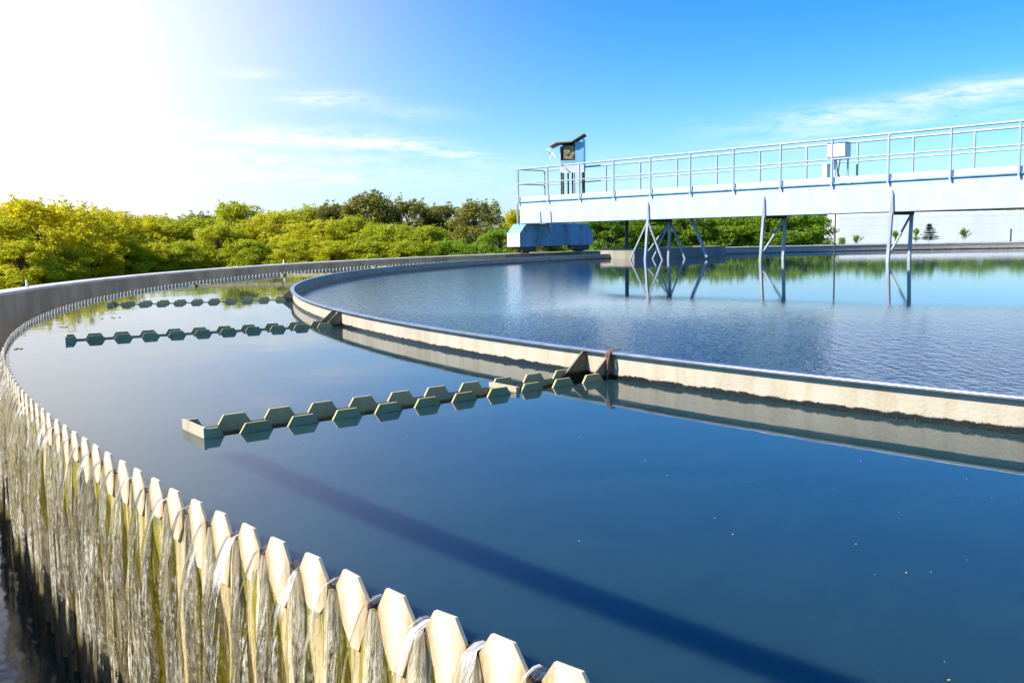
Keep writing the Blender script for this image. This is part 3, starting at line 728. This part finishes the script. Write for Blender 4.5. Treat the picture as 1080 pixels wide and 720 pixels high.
def trunk_mesh(name, seed, h, cl, r0):
    rnd = random.Random(seed); mb = MB(); p = Vector((0, 0, -0.05)); pts = [p.copy()]
    for k in range(6): p = p + Vector((rnd.uniform(-.06, .06), rnd.uniform(-.06, .06), h*0.88/6)); pts.append(p.copy())
    for k in range(6): mb.tube(pts[k], pts[k+1], r0*(1-k/6.6), r0*(1-(k+1)/6.6), 8, False)
    for k in range(14):
        c, _ = rnd.choice(cl); i = rnd.randint(1, 4); mid = pts[i].lerp(c, 0.5)+Vector((0, 0, 0.12))
        if c.z < pts[i].z: continue
        mb.tube(pts[i], mid, r0*.38, r0*.22, 5, False); mb.tube(mid, c, r0*.22, r0*.06, 5, False)
    o = mb.build(name, 'bark'); me = o.data; bpy.data.objects.remove(o); return me
PROTO = {}
def proto(kind, seed):
    key = (kind, seed)
    if key in PROTO: return PROTO[key]
    mat = {'yellow': 'leaf_glare_yellow', 'lime': 'leaf_lime', 'green': 'leaf_green', 'olive': 'leaf_olive'}[kind]
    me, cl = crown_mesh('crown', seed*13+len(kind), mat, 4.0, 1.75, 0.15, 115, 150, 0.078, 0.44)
    tr = trunk_mesh('trunk', seed, 4.0, cl, 0.13)
    PROTO[key] = (me, tr); return PROTO[key]
TR_GROUP = 'leafy trees in the belt behind the tank'
def tree(px, top_y, Y, width, kind, seed, label, group=TR_GROUP):
    g = ground_pt(px, Y); top = at(px, top_y, Y).z; h = top-GROUND
    me, tr = proto(kind, seed)
    e = empty('tree', g, random.uniform(0, 6.28))
    sx = width/3.5; e.scale = (sx, sx, h/4.35)
    tag(e, label, 'tree', group)
    for nm, mm in (('crown', me), ('trunk', tr)):
        o = bpy.data.objects.new(nm, mm); C.objects.link(o); o.parent = e
front = [
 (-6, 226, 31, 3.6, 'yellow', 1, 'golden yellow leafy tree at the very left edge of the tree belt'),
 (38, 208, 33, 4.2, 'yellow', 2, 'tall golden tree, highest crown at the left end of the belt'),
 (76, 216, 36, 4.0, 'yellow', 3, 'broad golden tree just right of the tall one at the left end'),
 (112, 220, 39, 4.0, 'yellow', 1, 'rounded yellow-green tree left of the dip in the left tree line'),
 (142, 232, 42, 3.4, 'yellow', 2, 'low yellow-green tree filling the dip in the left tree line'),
 (172, 231, 43, 3.6, 'lime', 3, 'bushy lime tree above the third trough, right of the dip'),
 (206, 229, 44, 3.8, 'lime', 1, 'lime green tree halfway along the left stretch of wall'),
 (252, 212, 46, 3.8, 'lime', 2, 'bright lime tree with a high rounded top above the far troughs'),
 (232, 236, 41, 3.4, 'lime', 3, 'low lime shrub-like tree in front of the high rounded lime tree'),
 (292, 222, 45, 4.0, 'lime', 1, 'lime tree standing behind the left end of the baffle ring'),
 (330, 232, 42, 3.8, 'lime', 2, 'dense lime tree whose foot meets the wall above the ring bend'),
 (368, 228, 43, 4.0, 'lime', 3, 'dense low tree in front of the dark crested trees, left one'),
 (408, 236, 42, 4.2, 'lime', 1, 'dense low green tree in front of the dark crested trees, middle one'),
 (448, 238, 42, 3.8, 'lime', 2, 'dense low green tree in front of the dark crested trees, right one'),
 (528, 240, 44, 2.4, 'green', 3, 'small green bush-like tree squeezed beside the bridge carriage'),
 (640, 226, 47, 4.0, 'green', 1, 'green tree under the bridge, just right of the blue end carriage'),
 (682, 222, 48, 4.0, 'green', 2, 'green tree under the bridge behind the crossed strut frame'),
 (726, 222, 48, 4.0, 'green', 3, 'bright green tree under the bridge right of the crossed strut frame'),
 (768, 222, 49, 4.2, 'green', 1, 'green tree under the bridge left of the second leg frame'),
 (812, 222, 49, 4.2, 'green', 2, 'bright green tree under the bridge behind the second leg frame'),
 (848, 222, 49, 3.4, 'green', 3, 'green tree under the bridge at the corner of the white building'),
]
front += [
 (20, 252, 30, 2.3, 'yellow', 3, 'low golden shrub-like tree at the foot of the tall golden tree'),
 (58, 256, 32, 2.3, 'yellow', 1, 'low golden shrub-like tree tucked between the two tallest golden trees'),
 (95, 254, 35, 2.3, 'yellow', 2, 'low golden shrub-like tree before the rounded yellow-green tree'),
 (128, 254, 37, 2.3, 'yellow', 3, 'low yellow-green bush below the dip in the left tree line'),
 (158, 256, 38, 2.3, 'lime', 2, 'low lime bush right below the dip in the left tree line'),
 (190, 254, 39, 2.5, 'lime', 1, 'low lime bush along the wall halfway to the high rounded lime tree'),
 (262, 252, 40, 2.5, 'lime', 1, 'low lime bush right of the shrub before the high rounded lime tree'),
 (308, 253, 40, 2.5, 'lime', 2, 'low lime bush along the wall left of the ring bend'),
 (350, 253, 40, 2.5, 'lime', 1, 'low lime bush along the wall right of the ring bend'),
 (388, 252, 40, 2.5, 'lime', 3, 'low lime bush along the wall below the highest crest'),
 (428, 253, 40, 2.3, 'lime', 1, 'low lime bush along the wall right of the highest crest'),
 (476, 252, 41, 2.5, 'green', 3, 'low green bush along the wall left of the round dark tree'),
]
back = [
 (325, 217, 56, 4.4, 'lime', 3, 'yellow-green tree in the rear row above the ring bend'),
 (356, 213, 55, 4.0, 'olive', 1, 'olive tree in the rear row, left neighbour of the highest crest'),
 (392, 202, 55, 4.4, 'olive', 2, 'dark olive tree forming the highest crest of the middle tree line'),
 (434, 210, 56, 4.2, 'olive', 3, 'dark olive tree right of the highest crest'),
 (468, 215, 57, 3.8, 'olive', 1, 'olive tree with a ragged low top left of the round dark tree'),
 (503, 211, 52, 3.6, 'olive', 2, 'round dark olive tree standing last before the bridge carriage'),
 (548, 221, 58, 3.0, 'lime', 2, 'bright green tree peeking out above the bridge carriage'),
 (160, 226, 58, 4.4, 'lime', 1, 'hazy lime tree in the rear row behind the dip on the left'),
 (210, 224, 58, 4.6, 'olive', 3, 'olive tree in the rear row behind the left stretch of belt'),
]
for t in front+back: tree(*t)
for px, ty, Y in ((600, 222, 60), (690, 210, 62), (760, 214, 62), (830, 212, 62), (872, 206, 113), (896, 208, 113), (922, 203, 114), (946, 206, 113), (972, 202, 114), (1000, 205, 113), (1026, 201, 114), (1052, 204, 113), (1080, 200, 114), (1110, 203, 113), (-60, 222, 44), (-120, 215, 46)):
    tree(px, ty, Y, 6.5 if Y > 100 else 5.0, 'green', 1+(px % 3), 'tree of the rear rows, hidden behind the bridge, the building or other trees', 'hidden rear trees')

# small plants in front of the white building
def sapling(px, top_y, Y, width, kind, label):
    g = ground_pt(px, Y); top = at(px, top_y, Y).z; h = top-GROUND
    e = empty('sapling', g, random.uniform(0, 6)); tag(e, label, 'sapling', 'young plants before the white building')
    rnd = random.Random(px); V = []; Fc = []
    def lf(p, d, s, w=0.4):
        i = len(V); t = d.normalized(); b_ = t.cross(Vector((rnd.gauss(0, 1), rnd.gauss(0, 1), rnd.gauss(0, 1)))).normalized()
        V.extend([p, p+t*s*.5+b_*s*w*.5, p+t*s, p+t*s*.5-b_*s*w*.5]); Fc.append((i, i+1, i+2, i+3))
    mb = MB(); mb.tube((0, 0, -.02), (0, 0, h*0.96), 0.018, 0.005, 6)
    if kind == 'conifer':
        nw = 11
        for q in range(nw):
            zz = h*(0.26+0.72*q/nw+rnd.uniform(-.02, .02)); L_ = width*0.5*(1-q/nw*0.93)
            for k in range(7):
                a = k*2*PI/7+q*0.5+rnd.uniform(-.2, .2); d = Vector((math.cos(a), math.sin(a), 0.12)); L2 = L_*rnd.uniform(.5, 1.15)
                mb.tube(Vector((0, 0, zz)), Vector((0, 0, zz))+d*L2, 0.008, 0.003, 4, False)
                for s_i in range(16):
                    p = Vector((0, 0, zz))+d*L2*(0.1+0.9*s_i/16)
                    for w_ in range(5): lf(p, d*0.8+Vector((rnd.gauss(0, .7), rnd.gauss(0, .7), rnd.gauss(0, .35))), 0.12, 0.25)
        mat = 'needle'
    else:
        for k in range(14 if kind == 'bush' else 16):
            zz = h*rnd.uniform(0.25, 0.9); a = rnd.uniform(0, 6.28); d = Vector((math.cos(a), math.sin(a), 1.1)); L2 = width*0.5*(1.15-zz/h)*rnd.uniform(.6, 1.1)
            mb.tube((0, 0, zz*.8), Vector((0, 0, zz*.8))+d*L2, 0.006, 0.003, 4, False)
            for s_i in range(34):
                p = Vector((0, 0, zz*.8))+d*L2*rnd.uniform(.2, 1.1)+Vector((rnd.gauss(0, .05), rnd.gauss(0, .05), rnd.gauss(0, .06)))
                lf(p, Vector((rnd.gauss(0, 1), rnd.gauss(0, 1), rnd.gauss(0, .8))), 0.13, 0.6)
        mat = 'leaf_green'
    mb.build('stem', 'bark', e)
    me = bpy.data.meshes.new('foliage'); me.from_pydata([tuple(v) for v in V], [], Fc); me.materials.append(MATS[mat]); o = bpy.data.objects.new('foliage', me); C.objects.link(o); o.parent = e
sapling(980, 235, 86, 1.90, 'conifer', 'small dark conifer in front of the white building')
sapling(966, 237, 86, 1.00, 'tall', 'thin leafy sapling immediately left of the small dark conifer')
sapling(944, 240, 86, 1.20, 'tall', 'leafy sapling seen between the legs of the third bridge frame')
sapling(904, 247, 86, 1.30, 'bush', 'low spreading green bush left of the third bridge frame')
sapling(889, 249, 86, 0.80, 'bush', 'tiny green shoot at the left corner of the white building')
sapling(1017, 237, 86, 1.50, 'tall', 'leafy sapling standing alone right of the small dark conifer')
g = ground_pt(1066, 86); mb = MB(); hpost = at(1066, 242, 86).z-GROUND; mb.tube((0, 0, -.05), (0, 0, hpost), 0.07, n=10); mb.tube((0, 0, hpost+.0), (0, 0, hpost+.06), 0.09, n=10)
tag(mb.build('marker_post', 'dark_steel', None, g), 'short dark marker post in front of the white building near the right edge', 'post')

# ------------------------------------------------------------------ light and sky
w = bpy.data.worlds.new('World'); scene.world = w; w.use_nodes = True
nt = w.node_tree; bg = nt.nodes['Background']
sky = N(nt, 'ShaderNodeTexSky'); sky.sky_type = 'NISHITA'; sky.sun_disc = False
sky.sun_elevation = SUN_EL; sky.sun_rotation = math.atan2(SUN.x, SUN.y); sky.altitude = 50; sky.air_density = 1.0; sky.dust_density = 0.6; sky.ozone_density = 2.0
hs = N(nt, 'ShaderNodeHueSaturation'); hs.inputs['Saturation'].default_value = 1.45; hs.inputs['Value'].default_value = 1.0
nt.links.new(sky.outputs[0], hs.inputs['Color'])
tc = N(nt, 'ShaderNodeTexCoord')
def dot(vec):
    n = N(nt, 'ShaderNodeVectorMath', operation='DOT_PRODUCT'); nt.links.new(tc.outputs['Generated'], n.inputs[0]); n.inputs[1].default_value = tuple(vec); return n.outputs['Value']
sz = N(nt, 'ShaderNodeSeparateXYZ'); nt.links.new(tc.outputs['Generated'], sz.inputs[0])
tint = ramp(nt, [(0.0, (0.72, 0.88, 1.20)), (0.12, (0.56, 0.86, 1.22)), (0.34, (0.22, 0.78, 1.28)), (1.0, (0.35, 0.72, 1.15))], sz.outputs['Z'])
col = mix(nt, hs.outputs['Color'], tint.outputs['Color'], 1.0, 'MULTIPLY')
WHITE = (6.2, 6.3, 6.5)
# white sun glow painted into the sky to the left
gd = ray(-70, 50).normalized()
vf = math_(nt, 'POWER', 2.71828, math_(nt, 'MULTIPLY', math_(nt, 'SUBTRACT', dot(gd), 1.0), 20.0))
col = mix(nt, col, (6.9, 6.75, 6.8), vf)
# wisps: (px, py, half width, half height, tilt px per px, strength)
wn = noise_(nt, coords(nt, 'Generated', (22, 22, 120)), 1.0, 7, 0.68, 0.4)
wr = ramp(nt, [(0.34, (0,)*3), (0.62, (1,)*3)], wn).outputs['Color']
tot = None
for px, py, hw, hh, tl, stg in ((347, 104, 44, 7, 0, .8), (315, 142, 62, 7, -.05, .8), (390, 151, 62, 7, .0, .85), (462, 161, 50, 7, .14, .75), (170, 136, 70, 9, 0, .7), (240, 175, 150, 18, 0, .6), (262, 143, 40, 6, 0, .5), (90, 165, 120, 16, 0, .6), (420, 118, 60, 8, .05, .25),
                                (905, 125, 60, 12, 0, .42), (985, 104, 95, 8, -.12, .55), (1060, 90, 60, 9, -.1, .55), (840, 143, 90, 16, 0, .3), (265, 78, 25, 5, 0, .4), (1020, 118, 60, 10, -.05, .25), (330, 190, 150, 12, 0, .3), (640, 190, 160, 26, 0, .2)):
    cdir = ray(px, py).normalized(); ax = (RV*1 + UV_*(-tl)).normalized(); ax = (ax - cdir*ax.dot(cdir)).normalized(); ay = cdir.cross(ax)
    a = math_(nt, 'MULTIPLY', dot(ax), F/hw); bq = math_(nt, 'MULTIPLY', dot(ay), F/hh)
    d2 = math_(nt, 'ADD', math_(nt, 'MULTIPLY', a, a), math_(nt, 'MULTIPLY', bq, bq))
    e = math_(nt, 'MULTIPLY', math_(nt, 'POWER', 2.718, math_(nt, 'MULTIPLY', d2, -1.0)), stg)
    e = math_(nt, 'MULTIPLY', e, math_(nt, 'GREATER_THAN', dot(cdir), 0.0))
    tot = e if tot is None else math_(nt, 'ADD', tot, e)
col = mix(nt, col, WHITE, math_(nt, 'MULTIPLY', tot, wr, True))
nt.links.new(col, bg.inputs['Color']); bg.inputs['Strength'].default_value = 0.10
sd = bpy.data.lights.new('sun', 'SUN'); sd.energy = 4.8; sd.angle = R(0.6); sd.color = (1.0, 0.95, 0.86)
so = bpy.data.objects.new('sun', sd); C.objects.link(so); so.rotation_euler = (-SUN).to_track_quat('-Z', 'Y').to_euler()

# ------------------------------------------------------------------ render settings
scene.render.engine = 'CYCLES'
cy = scene.cycles; cy.use_denoising = True
try: cy.denoiser = 'OPENIMAGEDENOISE'
except Exception: pass
cy.max_bounces = 8; cy.transparent_max_bounces = 24; cy.caustics_reflective = False; cy.caustics_refractive = False; cy.sample_clamp_indirect = 6
vs = scene.view_settings; vs.view_transform = 'Standard'; vs.look = 'None'; vs.gamma = 1; vs.exposure = 0.95; vs.use_curve_mapping = False
